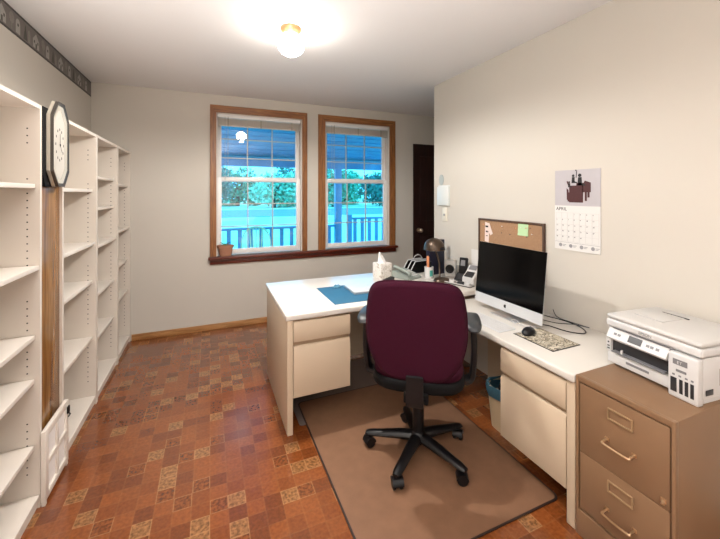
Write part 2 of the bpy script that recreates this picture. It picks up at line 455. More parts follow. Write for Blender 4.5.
# ------------------------------------------------------------------ bookcases
FX = -.70
def bookcase(ya, yb, shelves, label, hh, left_holes=True):
    t = thing('bookcase', label, 'bookcase', (XL+.002, ya, 0), 0, 'white bookcases along the left wall')
    D = FX-XL-.002; W = yb-ya; tk = .018
    def side(y, face_y, dr):
        s_ = MB().box(0, D, y, y+tk, 0, hh, bev=.001, seg=1)
        s_.m = 1
        for dx in (D-.045, .05):
            z = .16
            while z < hh-.08:
                seg_ = int((z)/.032) % 17
                if seg_ < 13:
                    c = V((dx, face_y, z)); n = 8
                    s_.face([s_.v((dx+.0034*math.cos(2*PI*q/n), face_y+dr*.0006, z+.0034*math.sin(2*PI*q/n))) for q in range(n)])
                z += .032
        return s_.build('side_panel', [mShelfI, mHole], t, smooth=False)
    side(0, tk, 1); side(W-tk, W-tk, -1)
    box('back_panel', mShelfI, (0, .006, tk, W-tk, .03, hh-.0), t)
    box('top_panel', mShelf, (.006, D-.002, tk, W-tk, hh-tk, hh), t)
    for i, (z, sb) in enumerate(shelves):
        box('shelf', mShelf, (.007, D-sb, tk+.001, W-tk-.001, z-.019, z), t, bev=.001)
    box('kick_board', mShelf, (D-.03, D-.012, tk, W-tk, 0, .04), t)
    return t
H1 = 1.805
bookcase(1.30, 2.031, [(1.45,.017),(1.085,.003),(.775,.018),(.58,.02),(.285,.02),(.06,.002)], 'empty white bookcase nearest the camera, left of the pine board', H1)
bookcase(2.272, 2.875, [(1.437,.02),(1.087,.006),(.83,.02),(.455,.02),(.06,.002)], 'empty white bookcase just right of the pine board and clock', H1)
bookcase(2.8755, 3.463, [(1.53,.025),(1.31,.025),(1.053,.006),(.706,.025),(.401,.025),(.06,.002)], 'empty white bookcase in the middle, second from the window wall', H1)
bookcase(3.4635, 3.957, [(1.49,.02),(1.097,.004),(.791,.02),(.497,.02),(.06,.002)], 'empty narrow white bookcase in the far corner by the window wall', H1)

pl = MB().box(FX-.032, FX-.012, 2.0325, 2.2705, 0.0, 1.805, bev=.002)
tag(pl.build('pine_board', mPine), 'tall knotty pine board filling the gap between two white bookcases', 'board')
# panel at the foot
cb = thing('cabinet_panel', 'small white framed panel with four inset panes at the foot of the pine board', 'panel', (FX+.002, 2.01, .0))
def fr(y0_, y1_, z0_, z1_, x0=0.0, x1=.018): return (x0, x1, y0_, y1_, z0_, z1_)
f = MB(); Wp, Hp = .28, .335; zb_ = .02
for q in (fr(0, .035, zb_, Hp), fr(Wp-.03, Wp, zb_, Hp), fr(.035, Wp-.03, Hp-.035, Hp), fr(.035, Wp-.03, zb_, zb_+.03), fr(.035, Wp-.03, .165, .19), fr(.135, .155, zb_+.03, .165), fr(.135, .155, .19, Hp-.035)):
    f.box(*q, bev=.002)
f.build('frame', mShelf, cb)
MB().box(.002, .009, .03, Wp-.025, zb_+.02, Hp-.025).build('inset', mTissue, cb)
MB().box(.018, .026, Wp-.028, Wp-.004, Hp-.065, Hp-.03, bev=.002).tube([(.022, Wp-.016, Hp-.062), (.03, Wp-.016, Hp-.072), (.022, Wp-.016, Hp-.085)], .003).build('latch', mBlk, cb)
for q in (.002, Wp-.02): MB().box(.002, .016, q, q+.018, 0, zb_, bev=.001).build('foot', mShelf, cb)

# clock
ck = thing('wall_clock', 'tall octagonal silver framed wall clock on a black backing, on the pine board', 'clock', (FX-.0115, 2.15, 1.645))
def octo(hw, hh_, c): return [(hw, hh_-c), (hw-c*.8, hh_), (-hw+c*.8, hh_), (-hw, hh_-c), (-hw, -hh_+c), (-hw+c*.8, -hh_), (hw-c*.8, -hh_), (hw, -hh_+c)]
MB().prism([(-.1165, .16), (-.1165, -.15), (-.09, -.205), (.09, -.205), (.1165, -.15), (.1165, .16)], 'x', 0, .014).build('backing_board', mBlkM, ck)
MB().prism(octo(.098, .205, .075), 'x', .0142, .030, bev=.003).build('case', mChamp, ck)
def ringo(mb, o1, o2, xa_, xb_):
    A = [[mb.v((x, p[0], p[1])) for p in o] for x, o in ((xa_, o1), (xb_, o1), (xb_-.004, o2), (xa_, o2))]
    fs = []
    for i in range(4):
        a_, b_ = A[i], A[(i+1) % 4]
        for q in range(8): fs.append(mb.face([a_[q], a_[(q+1) % 8], b_[(q+1) % 8], b_[q]]))
    bmesh.ops.recalc_face_normals(mb.bm, faces=fs)
mm = MB(); ringo(mm, octo(.098, .205, .075), octo(.084, .188, .068), .0302, .043)
mm.build('outer_bezel', mBez, ck)
mm = MB(); ringo(mm, octo(.0838, .1878, .068), octo(.068, .168, .060), .0302, .039)
mm.build('inner_bezel', mChamp, ck)
fc = MB().prism(octo(.0675, .1675, .060), 'x', .0302, .034)
fc.m = 1
for q in range(12):
    an = q*PI/6; r = .048
    cy_, cz_ = r*math.sin(an), r*math.cos(an)*1.55
    fc.box(.0345, .0352, cy_-.003, cy_+.003, cz_-.006, cz_+.006)
fc.build('dial', [M('clock_dial', 'c2bcb2', .6), mInkD], ck)
hd = MB()
hd.prism([(-.002, -.01), (.002, -.01), (.0008, .055), (-.0008, .055)], 'x', .0362, .037)
hd.prism([(-.003, 0), (.0, -.004), (.022, -.034), (.020, -.036)], 'x', .0372, .038)
hd.cyl((.036, 0, 0), 'x', .003, .004)
hd.build('hands', mInkD, ck)

for o_ in ck.children:
    if not o_.name.startswith('backing'): o_.data.transform(Matrix.Translation((0, .012, 0)))

# ------------------------------------------------------------------ ceiling light
cl = thing('ceiling_light', 'lit white globe ceiling light with a small brass fixture', 'ceiling light', (.465, 2.19, ZC))
MB().lathe([(0, 0), (.062, 0), (.066, -.008), (.063, -.02), (.052, -.03), (.047, -.04), (0, -.04)]).build('fixture', mFix, cl)
MB().lathe([(0.0, -.041), (.038, -.041), (.05, -.052), (.076, -.075), (.083, -.10), (.080, -.125), (.064, -.15), (.038, -.168), (0, -.176)], n=28).build('globe', mGlobe, cl)

# ------------------------------------------------------------------ main desk
TZ = .705
dk = thing('desk', 'white topped desk with almond drawers standing below the windows', 'desk', (.4, 2.04, 0))
L1, D1 = 1.57, .80
MB().box(.0, L1, -.012, D1, TZ-.036, TZ, bev=.008, seg=3).build('desktop', mTop, dk)
box('end_panel', mDesk, (.012, .045, .0, D1-.01, 0, TZ-.036), dk, bev=.002)
box('end_panel', mDesk, (L1-.04, L1-.008, .35, D1-.01, 0, TZ-.036), dk, bev=.002)
box('modesty_panel', mDesk, (.045, L1-.04, D1-.035, D1-.015, .02, TZ-.036), dk)
box('drawer_cabinet', mDeskD, (.045, .40, .02, D1-.06, .205, TZ-.0365), dk)
def drawer(parent, x0, x1, z0, z1, yf=.0):
    """front board whose top edge leans back into a finger grip"""
    m_ = MB().prism([(yf+.018, z0), (yf, z0), (yf-.002, z0+.004), (yf-.002, z1-.012), (yf+.006, z1), (yf+.018, z1)], 'x', x0, x1)
    return m_.build('drawer_front', mDesk, parent)
drawer(dk, .048, .402, .538, .655); drawer(dk, .048, .402, .213, .512)

# ------------------------------------------------------------------ return desk along right wall
RZ = .65
# local x runs away from the camera's right (world -Y), local y into the wall (world +X)
rd = thing('return_desk', 'lower white topped side desk with almond drawers along the right wall', 'desk', (1.405, 2.035, 0), -PI/2)
L2, D2 = 1.035, .565
MB().box(.0, L2, -.012, D2, RZ-.036, RZ, bev=.008, seg=3).build('desktop', mTop, rd)
box('end_panel', mDesk, (L2-.04, L2-.002, .0, D2-.005, 0, RZ-.036), rd, bev=.002)
box('modesty_panel', mDesk, (.0, L2-.04, D2-.07, D2-.05, .01, RZ-.036), rd)
box('drawer_cabinet', mDeskD, (.63, L2-.04, .02, D2-.09, .135, RZ-.0365), rd)
drawer(rd, .625, L2-.043, .478, .60); drawer(rd, .625, L2-.043, .14, .455)

# ------------------------------------------------------------------ file cabinet
fc_ = thing('file_cabinet', 'tan steel two drawer filing cabinet under the printer', 'filing cabinet', (1.40, .996, 0), -PI/2)
WF, DF, HF = .342, .57, .655
mHoldr = M('label_holder_metal', 'a58a69', .35, metal=.3)
b_ = MB()
b_.box(0, WF, .018, DF, 0, HF-.0, bev=.003)
b_.box(0, .012, 0, .02, 0, HF, bev=.002); b_.box(WF-.012, WF, 0, .02, 0, HF, bev=.002)
b_.box(.01, WF-.01, .0, .02, HF-.022, HF, bev=.002); b_.box(.01, WF-.01, 0, .02, 0, .105, bev=.002)
b_.build('body', mFile, fc_)
MB().box(.012, WF-.012, .0162, .0178, .105, HF-.022).build('drawer_gap_shade', mFileD, fc_)  # dark sheet deepens the shade in the gaps round the drawers by colour
for z0, z1, hz, lz in ((.3495, .628, .459, .567), (.112, .3475, .19, .29)):
    dr = MB().box(.0165, WF-.0165, .002, .016, z0, z1, bev=.003).build('drawer', mFile, fc_)
    cx_ = .172
    h = MB(); pts = catmull([(cx_-.047, .004, hz+.006), (cx_-.047, -.02, hz+.004), (cx_-.040, -.03, hz), (cx_+.040, -.03, hz), (cx_+.047, -.02, hz+.004), (cx_+.047, .004, hz+.006)], 5)
    h.tube(pts, .0042, 8)
    for q in (-.047, .047): h.box(cx_+q-.008, cx_+q+.008, 0, .004, hz, hz+.013, bev=.001)
    h.build('handle', mBrass, dr)
    lh = MB()
    x0, x1, q0, q1 = cx_-.044, cx_+.044, lz-.022, lz+.022
    lh.box(x0, x1, -.004, .004, q1-.006, q1, bev=.001); lh.box(x0, x1, -.004, .004, q0, q0+.006, bev=.001)
    lh.box(x0, x0+.005, -.004, .004, q0+.006, q1-.006); lh.box(x1-.005, x1, -.004, .004, q0+.006, q1-.006)
    lh.build('label_holder', mHoldr, dr)
lk = MB().box(.300, .316, -.002, .004, .368, .384, bev=.001); lk.tube([(.308, -.002, .376), (.312, -.012, .370)], [.005, .006], 10)
lk.build('thumb_latch', mBrass, fc_)

# ------------------------------------------------------------------ printer
pr = thing('printer', 'white ink tank printer with scanner lid on the tan filing cabinet', 'printer', (1.625, 1.012, HF), -PI/2-.10)
PW, PD, PH = .345, .315, .222
s_ = MB()
s_.box(.0, PW, .012, PD, .02, .165, bev=.006)
s_.box(.01, PW-.01, .03, PD-.02, 0, .02)
s_.build('body', mWhP, pr)
s_ = MB().box(-.003, PW+.003, .0, PD, .168, .200, bev=.008, seg=3)
s_.build('scanner_unit', mWhP, pr)
s_ = MB(); lid = [(-.003, .201), (.2, .206), (.31, .206), (PW+.003, .204)]
s_.box(-.002, PW+.002, .002, PD, .2015, PH, bev=.009, seg=3)
s_.build('scanner_lid', mWhP2, pr)
tr = MB().box(.05, .16, .10, .235, PH, PH+.003, bev=.001)
tr.build('feeder_flap', mWhP2, pr)
MB().box(.075, .175, .235, .240, PH+.0005, PH+.004).build('feeder_slot', mDkP, pr)
MB().box(.03, PW-.08, -.0012, .003, .165, .1685).build('lid_shadow_gap', mGrP, pr)
# control panel : tilted
cp = MB().prism([(.012, .118), (-.012, .118), (-.018, .126), (.004, .163), (.012, .163)], 'x', .012, .245)
cp.build('control_panel', mWhP, pr)
sc_ = MB(); a_ = V((0, -.018, .126)); b2 = V((0, .004, .163))
def onp(x, t, o=.0008):
    p_ = a_.lerp(b2, t); n_ = V((0, -(b2-a_).z, (b2-a_).y)).normalized(); return V((x, 0, 0))+p_+n_*o
sc_.loops([[onp(.10, .2, .0002), onp(.152, .2, .0002), onp(.152, .85, .0002), onp(.10, .85, .0002)], [onp(.10, .2, .0015), onp(.152, .2, .0015), onp(.152, .85, .0015), onp(.10, .85, .0015)]])
sc_.build('screen', mDkP, pr)
for x in (.045, .062, .175, .19, .21):
    bt = MB(); bt.loops([[onp(x+dx*.006, .5+dz*.12, o) for dx, dz in ((-1,-1),(1,-1),(1,1),(-1,1))] for o in (.0002, .0014)])
    bt.build('button', mGrP, pr)
MB().box(.022, .248, .0105, .0125, .062, .115).build('output_opening', mDkP, pr)
MB().box(.03, .235, -.012, .012, .064, .069, bev=.001).build('output_tray', mGrP, pr)
MB().box(.07, .075, -.011, -.003, .069, .085).build('paper_stop', mWhP, pr)
MB().box(.005, .250, .0, .0122, .012, .058, bev=.004).build('paper_cassette', mWhP, pr)
MB().box(.085, .175, -.0012, .0, .032, .042, bev=.0005).build('cassette_grip', mGrP, pr)
# left control block
lb = MB().box(.0, .021, -.002, .0118, .06, .115, bev=.002).build('left_block', mWhP, pr)
MB().cyl((.011, -.0035, .098), 'y', .0016, .004, n=12).box(.006, .016, -.0035, -.002, .068, .074).box(.006, .016, -.0035, -.002, .079, .085).build('power_button', mDkP, pr)
# tank block
tk_ = MB().box(.252, PW+.002, -.020, .012, .0, .164, bev=.007, seg=3).build('tank_block', mWhP, pr)
for x0, x1 in ((.262, .282), (.290, .301), (.307, .318), (.324, .335)):
    o = MB().box(x0, x1, -.0212, -.0198, .022, .074, bev=.0005).build('ink_window', mDkP, tk_)
tb = MB().box(.270, .315, -.0212, -.0198, .124, .144)
tb.box(.280, .312, -.0212, -.0198, .099, .108)
for x in (.268, .288, .308, .326): tb.box(x, x+.008, -.0210, -.0198, .082, .088)
tb.build('printed_badge', mGrP, tk_)
text('lettering', 'ET', .015, mWhP, tk_, (.283, -.0213, .128), RX90)
text('brand_lettering', 'EPSON', .016, mGrP, pr, (.135, -.0004, .178), RX90)
MB().box(PW+.0018, PW+.003, .02, .06, .035, .055, bev=.0005).build('side_vent', mDkP, pr)
MB().box(PW-.0005, PW+.0012, .10, .103, .06, .12).build('side_seam', mDkP, pr)
MB().box(-.008, .002, .03, .12, .14, .162, bev=.003).build('side_latch', mWhP2, pr)

# ------------------------------------------------------------------ computer
im = thing('desktop_computer', 'silver all in one computer with black screen on the side desk', 'computer', (1.668, 1.632, RZ), -PI/2)
Wm = .524; tilt = .105
def tl(p): # tilt of the display about its lower edge
    x, y, z = p; zz = z-.04; return V((x, y*math.cos(tilt)+zz*math.sin(tilt)-.012, .04+zz*math.cos(tilt)-y*math.sin(tilt)))
def tilted(mb):
    for v in mb.bm.verts: v.co = tl(v.co)
    return mb
zc0, zc1, ztop = .038, .100, .436
cs = MB()
rings = []
for yy, ins in ((.001, 0), (.006, 0), (.012, .01), (.03, .10), (.038, .20)):
    hw = Wm/2-ins; rings.append([V((x_, yy, z_)) for x_, z_ in ((-hw, zc0+ins*.8), (hw, zc0+ins*.8), (hw, ztop-ins*.6), (-hw, ztop-ins*.6))])
cs.loops(rings); tilted(cs).build('case', mAlu, im, ang=50)
tilted(MB().box(-Wm/2, Wm/2, -.001, .001, zc0, zc1+.0, bev=.0005, seg=1)).build('chin', mSilver, im)
tilted(MB().box(-Wm/2, Wm/2, -.0012, .0008, zc1+.0002, ztop, bev=.0005, seg=1)).build('screen', mScreen, im)
# logo: bitten fruit with a leaf
lg = MB(); zl = (zc0+zc1)/2; R = .0105
out = []
for q in range(28):
    an = 2*PI*q/28; r = R*(1-.10*max(0, math.sin(an))**8-.07*max(0, -math.sin(an))**10)
    x_, z_ = r*math.cos(an)*.92, r*math.sin(an)
    if math.hypot(x_-.0115, z_-.0015) < .0050:
        dd = V((x_-.0115, z_-.0015)).normalized()*.0050; x_, z_ = .0115+dd.x, .0015+dd.y
    out.append((x_, zl+z_))
lg.prism(out, 'y', -.0018, -.0011)
lg.prism([(0, zl+.0108), (.003, zl+.0118), (.0045, zl+.0158), (.0012, zl+.0142)], 'y', -.0018, -.0011)
tilted(lg).build('logo', mLogo, im)
sd = MB()
sd.box(-.10, .10, -.03, .145, 0, .005, bev=.002)
sd.prism([(.145, .002), (.145, .007), (.06, .16), (.045, .16), (.055, .13), (.138, .002)], 'x', -.085, .085, bev=.001)
sd.build('stand', mAlu, im)
# keyboard
kb = thing('keyboard', 'slim white keyboard on the side desk in front of the computer', 'keyboard', (1.505, 1.60, RZ), -PI/2)
k0 = MB().prism([(-.057, 0), (.057, 0), (.057, .009), (-.057, .004)], 'x', -.14, .14, bev=.001).build('body', mSilver, kb)
ks = MB()
for r in range(5):
    for c in range(14):
        if r == 0 and 4 <= c <= 8:
            if c > 4: continue
            x0, x1 = -.134+c*.0192, -.134+9*.0192-.003
        else: x0, x1 = -.134+c*.0192, -.134+(c+1)*.0192-.003
        ya_ = -.050+r*.0205
        zt_ = .004+(ya_+.057)/.114*.005
        ks.box(x0, x1, ya_, ya_+.0175, zt_+.0002, zt_+.0022)
ks.build('keys', mWhP, kb, smooth=False)
# mouse pad and mouse
mp_ = thing('mouse_pad', 'leaf patterned mouse pad with a dark rim on the side desk', 'mouse pad', (1.605, 1.305, RZ), -PI/2)
MB().box(-.12, .12, -.098, .098, 0, .003, bev=.0012).build('rim', mDkP, mp_)
MB().box(-.115, .115, -.093, .093, .003, .0036).build('printed_top', mCamo, mp_)
ms = thing('computer_mouse', 'black mouse on the near left of the patterned mouse pad', 'mouse', (1.575, 1.385, RZ+.0036), -PI/2+.3)
o = MB().lathe([(0, 0), (.026, 0), (.030, .006), (.030, .014), (.024, .026), (.012, .034), (0, .036)], n=24, sy=1.65).build('shell', mBlk, ms)
MB().cyl((-.003, .022, .031), 'x', .006, .006, n=12).build('scroll_wheel', mGrP, ms)
# cables
def cable(name, pts, r, m, label, rz=0):
    o_ = MB().tube(catmull(pts, 8), r, 7).build(name, m); return tag(o_, label, 'cable')
z = RZ+.004
cable('power_cable', [(1.88, 1.60, z+.05), (1.885, 1.56, z+.010), (1.92, 1.48, z+.002), (1.935, 1.42, z), (1.92, 1.33, z), (1.86, 1.27, z), (1.80, 1.32, z), (1.78, 1.42, z), (1.765, 1.45, z), (1.77, 1.50, z+.002)], .0028, mBlk, 'black cable curling on the side desk behind the mouse pad')
cable('charging_cable', [(1.80, 1.50, z+.010), (1.83, 1.42, z+.010), (1.90, 1.36, z+.011), (1.94, 1.30, z+.007), (1.95, 1.38, z), (1.95, 1.50, z), (1.945, 1.53, z+.04)], .0022, mDkP, 'thin dark grey cable looped against the wall beside the computer')
cable('earphone_cable', [(1.66, 1.46, z+.002), (1.645, 1.50, z+.002), (1.655, 1.545, z+.009), (1.635, 1.56, z+.009), (1.625, 1.50, z+.002), (1.70, 1.43, z+.0)], .0018, mWhP, 'thin white cable lying over the foot of the computer')

# ------------------------------------------------------------------ pinboard
pb = thing('pinboard', 'cork pinboard with a green note and pins behind the computer', 'pinboard', (XR-.001, 1.907, .80), -PI/2)
wb, hb = .30, .415
MB().box(-wb+.014, wb-.014, -.010, 0, .014, hb-.014).build('cork_sheet', mCork, pb)
f = MB()
for q in ((-wb, -wb+.014, 0, hb), (wb-.014, wb, 0, hb), (-wb+.014, wb-.014, 0, .014), (-wb+.014, wb-.014, hb-.014, hb)):
    f.box(q[0], q[1], -.018, 0, q[2], q[3], bev=.002)
f.build('frame', mCorkF, pb)
rp = random.Random(5)
for i in range(16):
    x = rp.uniform(-.06, .22) if i < 14 else rp.uniform(-.26, -.2); zz = hb-.03-rp.random()*.075
    o = MB().tube([(x, -.0101, zz), (x, -.016, zz), (x, -.0165, zz)], [.0025, .0035, .002], 8).build('push_pin', [mWhP, mDkP, mOrange, mBrass][i % 4], pb)
nt_ = thing('sticky_note', 'pale green sticky note pinned on the cork board', 'note', (XR-.0115, 1.775, 1.165), -PI/2)
MB().loops([[V((x_, y_, z_)) for x_, y_, z_ in ((-.042, -.001, -.045+.0), (.042, -.001, -.045), (.042, 0, .04), (-.042, 0, .04))], [V((x_, y_-.0008, z_)) for x_, y_, z_ in ((-.042, -.006, -.045), (.042, -.006, -.045), (.042, 0, .04), (-.042, 0, .04))]]).build('paper', mGreen, nt_)
tg = thing('paper_tag', 'pale pink printed tags pinned at the left of the cork board', 'tags', (XR-.0115, 2.11, 1.15), -PI/2)
MB().prism([(-.03, -.11), (.012, -.115), (.02, .03), (-.025, .038)], 'y', -.0012, 0).build('tag', mPink, tg)
MB().prism([(-.005, .0), (.03, -.06), (.055, -.045), (.018, .036)], 'y', -.0026, -.0014).build('tag', mPink, tg)
i_ = MB().box(-.018, .008, -.0016, -.0012, -.04, -.028).box(-.02, .01, -.0032, -.0027, -.002, .012); i_.box(-.018, .002, -.0016, -.0012, -.07, -.064)
i_.build('print', mInkD, tg)

# ------------------------------------------------------------------ calendar
ca = thing('wall_calendar', 'wall calendar showing April below a grey picture, on the right wall', 'calendar', (XR-.0005, 1.401, 1.07), -PI/2)
MB().box(-.139, .139, -.003, 0, .265, .478).build('picture_page', mPicBg, ca)
MB().box(-.139, .139, -.0045, -.0005, .0, .265).build('date_page', mPaper, ca)
f = MB(); f.box(-.045, .04, -.004, -.0031, .285, .385); f.box(.035, .085, -.004, -.0031, .345, .40); f.box(.05, .062, -.004, -.0031, .295, .345)
f.prism([(-.05, .38), (-.062, .41), (-.055, .413), (-.035, .37)], 'y', -.004, -.0031)
f.prism([(.04, .39), (.08, .385), (.085, .40), (.05, .412)], 'y', -.0041, -.0031)
f.box(-.055, -.02, -.0042, -.0031, .29, .345); f.box(.0, .03, -.0043, -.0031, .385, .40); f.box(.066, .078, -.004, -.0031, .315, .345)
f.prism([(-.06, .30), (-.045, .30), (-.05, .36), (-.062, .37)], 'y', -.0039, -.0031)
f.build('printed_suitcases', mPicRed, ca)
f = MB()
def figure(x, z, s):
    f.prism([(x+.011*s*math.cos(q*PI/5), z+.062*s+.011*s*math.sin(q*PI/5)) for q in range(10)], 'y', -.0043, -.0032)
    f.prism([(x-.014*s, z), (x+.014*s, z), (x+.012*s, z+.05*s), (x-.010*s, z+.05*s)], 'y', -.0043, -.0032)
    f.prism([(x, z+.004*s), (x+.035*s, z-.004*s), (x+.035*s, z+.006*s), (x, z+.018*s)], 'y', -.0043, -.0032)
figure(.02, .385, .95); figure(-.02, .40, .7); figure(-.045, .375, .5)
f.prism([(-.004, .43), (.0, .43), (.004, .47), (.0, .47)], 'y', -.0043, -.0032)
f.build('printed_figures', mPicDk, ca)
text('month_lettering', 'APRIL', .028, mInkD, ca, (-.13, -.0047, .236), RX90)
g = MB()
for r in range(6):
    zz = .222-r*.034
    g.box(-.13, .13, -.0049, -.0045, zz-.0004, zz+.0004)
for c in range(8):
    x = -.13+c*.26/7; g.box(x-.0004, x+.0004, -.00495, -.0045, .052, .222)
g.build('date_grid', mInkL, ca, smooth=False)
nums = []
for q in range(30):
    c, r = (q+3) % 7, (q+3)//7
    nums.append((str(q+1), c, r))
rows = {}
for s0, c, r in nums: text('date_number', s0, .010, mInkD, ca, (-.127+c*.26/7, -.0047, .211-r*.034), RX90)
g = MB()
for q in range(4):
    x = -.10+q*.066
    g.prism([(x+.011*math.cos(k*PI/6), .026+.011*math.sin(k*PI/6)) for k in range(12)], 'y', -.0051, -.0046)
    g.box(x+.014, x+.036, -.0050, -.0046, .028, .031); g.box(x+.014, x+.030, -.0050, -.0046, .021, .024)
g.box(-.136, .136, -.0050, -.0046, .044, .0455)
g.build('footer_symbols', mInk, ca)
hk = MB().tube([(0, -.004, .472), (0, -.01, .474)], [.002, .004], 8).build('pin', mDkP, ca)

# switch & holder
sw = thing('light_switch', 'cream light switch plate on the end of the right wall', 'light switch', (XR-.0005, 2.66, 1.155), -PI/2)
MB().box(-.036, .036, -.006, 0, 0, .125, bev=.003).build('plate', mCream, sw)
MB().box(-.006, .006, -.014, -.006, .052, .068, bev=.002).build('toggle', mInk, sw)
ho = thing('brochure_holder', 'clear pale holder with a grey oval backing above the light switch', 'holder', (XR-.0005, 2.672, 1.30), -PI/2)
mHold = M('pale_blue_plastic', 'd8dcda', .35, var=.03)
MB().prism([(-.05+.0+ .04+.034*math.cos(2*PI*q/24)-.03, .235+.05*math.sin(2*PI*q/24)) for q in range(24)], 'y', -.004, 0).build('oval_backing', M('grey_oval', 'a9b0af', .5), ho)
MB().box(-.085, .085, -.004, -.0, .0, .185, bev=.001).box(-.085, .085, -.018, -.015, .0, .17, bev=.001).box(-.085, -.081, -.015, -.004, 0, .17).box(.081, .085, -.015, -.004, 0, .17).box(-.081, .081, -.015, -.004, 0, .004).build('pocket', mHold, ho)
MB().box(-.07, .07, -.013, -.006, .0045, .178).build('brochure', M('brochure_paper', 'dadedd', .7), ho)

# ------------------------------------------------------------------ things on the main desk
bl_ = thing('desk_blotter', 'blue desk blotter on the white desk under the laptop', 'desk blotter', (1.04, 2.315, TZ))
MB().box(-.315, .315, -.21, .21, 0, .003, bev=.001).build('pad', mBlue, bl_)
lp = thing('laptop', 'closed silver laptop lying on the blue blotter', 'laptop', (1.085, 2.36, TZ+.003), -.03)
MB().box(-.165, .165, -.115, .115, 0, .010, bev=.003).build('base', mAlu, lp)
MB().box(-.165, .165, -.115, .115, .0105, .018, bev=.0025).build('lid', mSilver, lp)
gl = thing('cleaning_cloth', 'small crumpled blue cloth at the far left corner of the laptop on the blotter', 'cloth', (.872, 2.485, TZ+.003), .3)
f = MB().lathe([(0, 0), (.034, 0), (.036, .006), (.028, .012), (.014, .019), (0, .017)], n=16, sy=.6)
rc = random.Random(4)
for v_ in f.bm.verts:
    if v_.co.z > .002: v_.co += V((rc.uniform(-.004, .004), rc.uniform(-.003, .003), rc.uniform(-.004, .003)))
f.build('cloth', M('blue_grey_cloth', '4d7f98', .9, var=.15), gl)

tb = thing('tissue_box', 'patterned white tissue box with a tissue pulled up, on the desk', 'tissue box', (1.335, 2.655, TZ), .25)
MB().box(-.058, .058, -.056, .056, 0, .122, bev=.002).build('carton', mTBox, tb)
f = MB(); rings = []
for i in range(8):
    t = i/7; R = .028*(1-t)**.8+.012
    ring = []
    for q in range(16):
        an = 2*PI*q/16; rr = R*(1+.28*math.sin(3*an+t*3))
        ring.append(V((rr*math.cos(an)*(1.0-.3*t)-.03*t, rr*math.sin(an)*.5, .1225+.085*t+.008*math.sin(an*2)*t)))
    rings.append(ring)
f.loops(rings).build('tissue', mTissue, tb)

ph = thing('desk_telephone', 'grey green desk telephone with keys between tissue box and pen cup', 'telephone', (1.515, 2.565, TZ), .35)
MB().prism([(-.095, 0), (.095, 0), (.095, .055), (.05, .055), (-.095, .018)], 'x', -.085, .085, bev=.004).build('base', mPhoneG, ph)
f = MB()
for r in range(4):
    for c in range(3):
        x = .0+c*.024; yy = -.07+r*.026; zz = .018+(yy+.095)/.145*.037
        f.box(x, x+.017, yy, yy+.016, zz-.001, zz+.006, bev=.001)
f.build('keys', mWhP2, ph)
f = MB().tube(catmull([(-.052, -.085, .045), (-.052, -.05, .058), (-.052, .03, .078), (-.052, .085, .085)], 5), [.017]*3+[.013]*10+[.017]*3, 10)
f.build('handset', mPhoneG, ph)

mg = thing('file_rack', 'black mesh file rack with a silver rim behind the telephone', 'file rack', (1.715, 2.72, TZ), .15)
f = MB(); 
for yy in (-.05, .0, .05):
    f.prism([(-.11, 0), (.11, 0), (.11, .10), (-.06, .10), (-.11, .03)], 'y', yy-.002, yy+.002)
f.box(-.11, .11, -.052, .052, 0, .004)
f.build('dividers', mBlkM, mg)
f = MB()
for yy in (-.05, 0, .05):
    f.tube([(-.11, yy, .032), (-.06, yy, .104), (.11, yy, .104)], .0045, 7)
f.tube(catmull([(.0, .05, .104), (.03, .05, .135), (.08, .05, .135), (.11, .05, .104)], 5), .003, 7)
f.build('rim', mSilver, mg)

# desk lamp (bronze)
dl = thing('desk_lamp', 'bronze desk lamp with a dome shade and oval foot near the wall', 'desk lamp', (1.712, 2.345, TZ), .2)
MB().lathe([(0, 0), (.062, 0), (.066, .008), (.058, .02), (.03, .028), (0, .032)], sx=1.1, sy=.9).build('foot', mBronze, dl)
MB().tube(catmull([(.0, .02, .03), (.035, .06, .14), (.02, .09, .25), (-.02, .06, .315)], 6), .007, 8).build('neck', mBronze, dl)
f = MB().lathe([(.080, .245), (.086, .247), (.084, .272), (.074, .302), (.052, .328), (.022, .340), (0, .342)], (-.02, .06, 0), 28)
f.build('shade', mBronze, dl)
MB().tube([(-.02, -.026, .256), (-.02, -.022, .276)], [.024, .016], 12).build('shade_grip', mBlkM, dl)
MB().lathe([(0, .238), (.018, .243), (.022, .263), (.012, .30)], (-.02, .06, 0), 14).build('bulb', mTissue, dl)

nb = thing('binder', 'tall navy blue binder standing behind the lamp against the wall end', 'binder', (1.815, 2.575, TZ), .1)
MB().box(-.085, .085, -.022, .022, 0, .30, bev=.003).build('cover', mNavy, nb)
MB().box(-.081, .082, -.018, .018, .004, .296).build('pages', mPaper, nb)

pc = thing('pen_cup', 'white cup with a teal label holding an orange and a black marker', 'pen cup', (1.68, 2.475, TZ), 0)
MB().lathe([(0, 0), (.036, 0), (.037, .004), (.037, .095), (.034, .095), (.033, .01), (0, .008)]).build('cup', mWhP, pc)
f = MB(); n = 5
for q in range(n):
    a0, a1 = -2.0+q*.16, -2.0+(q+1)*.16; r = .0376
    f.face([f.v((r*math.cos(a), r*math.sin(a), z_)) for a, z_ in ((a0, .02), (a1, .02), (a1, .07), (a0, .07))])
f.build('label_patch', mTealL, pc)
mk1 = thing('marker_pen', 'orange marker standing in the white pen cup', 'marker', (1.672, 2.470, TZ+.0095))
MB().tube([(0, 0, 0), (-.004, 0, .12), (-.005, 0, .165), (-.0055, 0, .175)], [.009, .011, .012, .006], 10).build('barrel', mOrange, mk1)
mk2 = thing('marker_pen', 'black capped marker standing in the white pen cup', 'marker', (1.696, 2.483, TZ+.0095))
MB().tube([(0, 0, 0), (.004, 0, .09), (.005, 0, .125)], [.008, .010, .010], 10).build('barrel', mBlk, mk2)

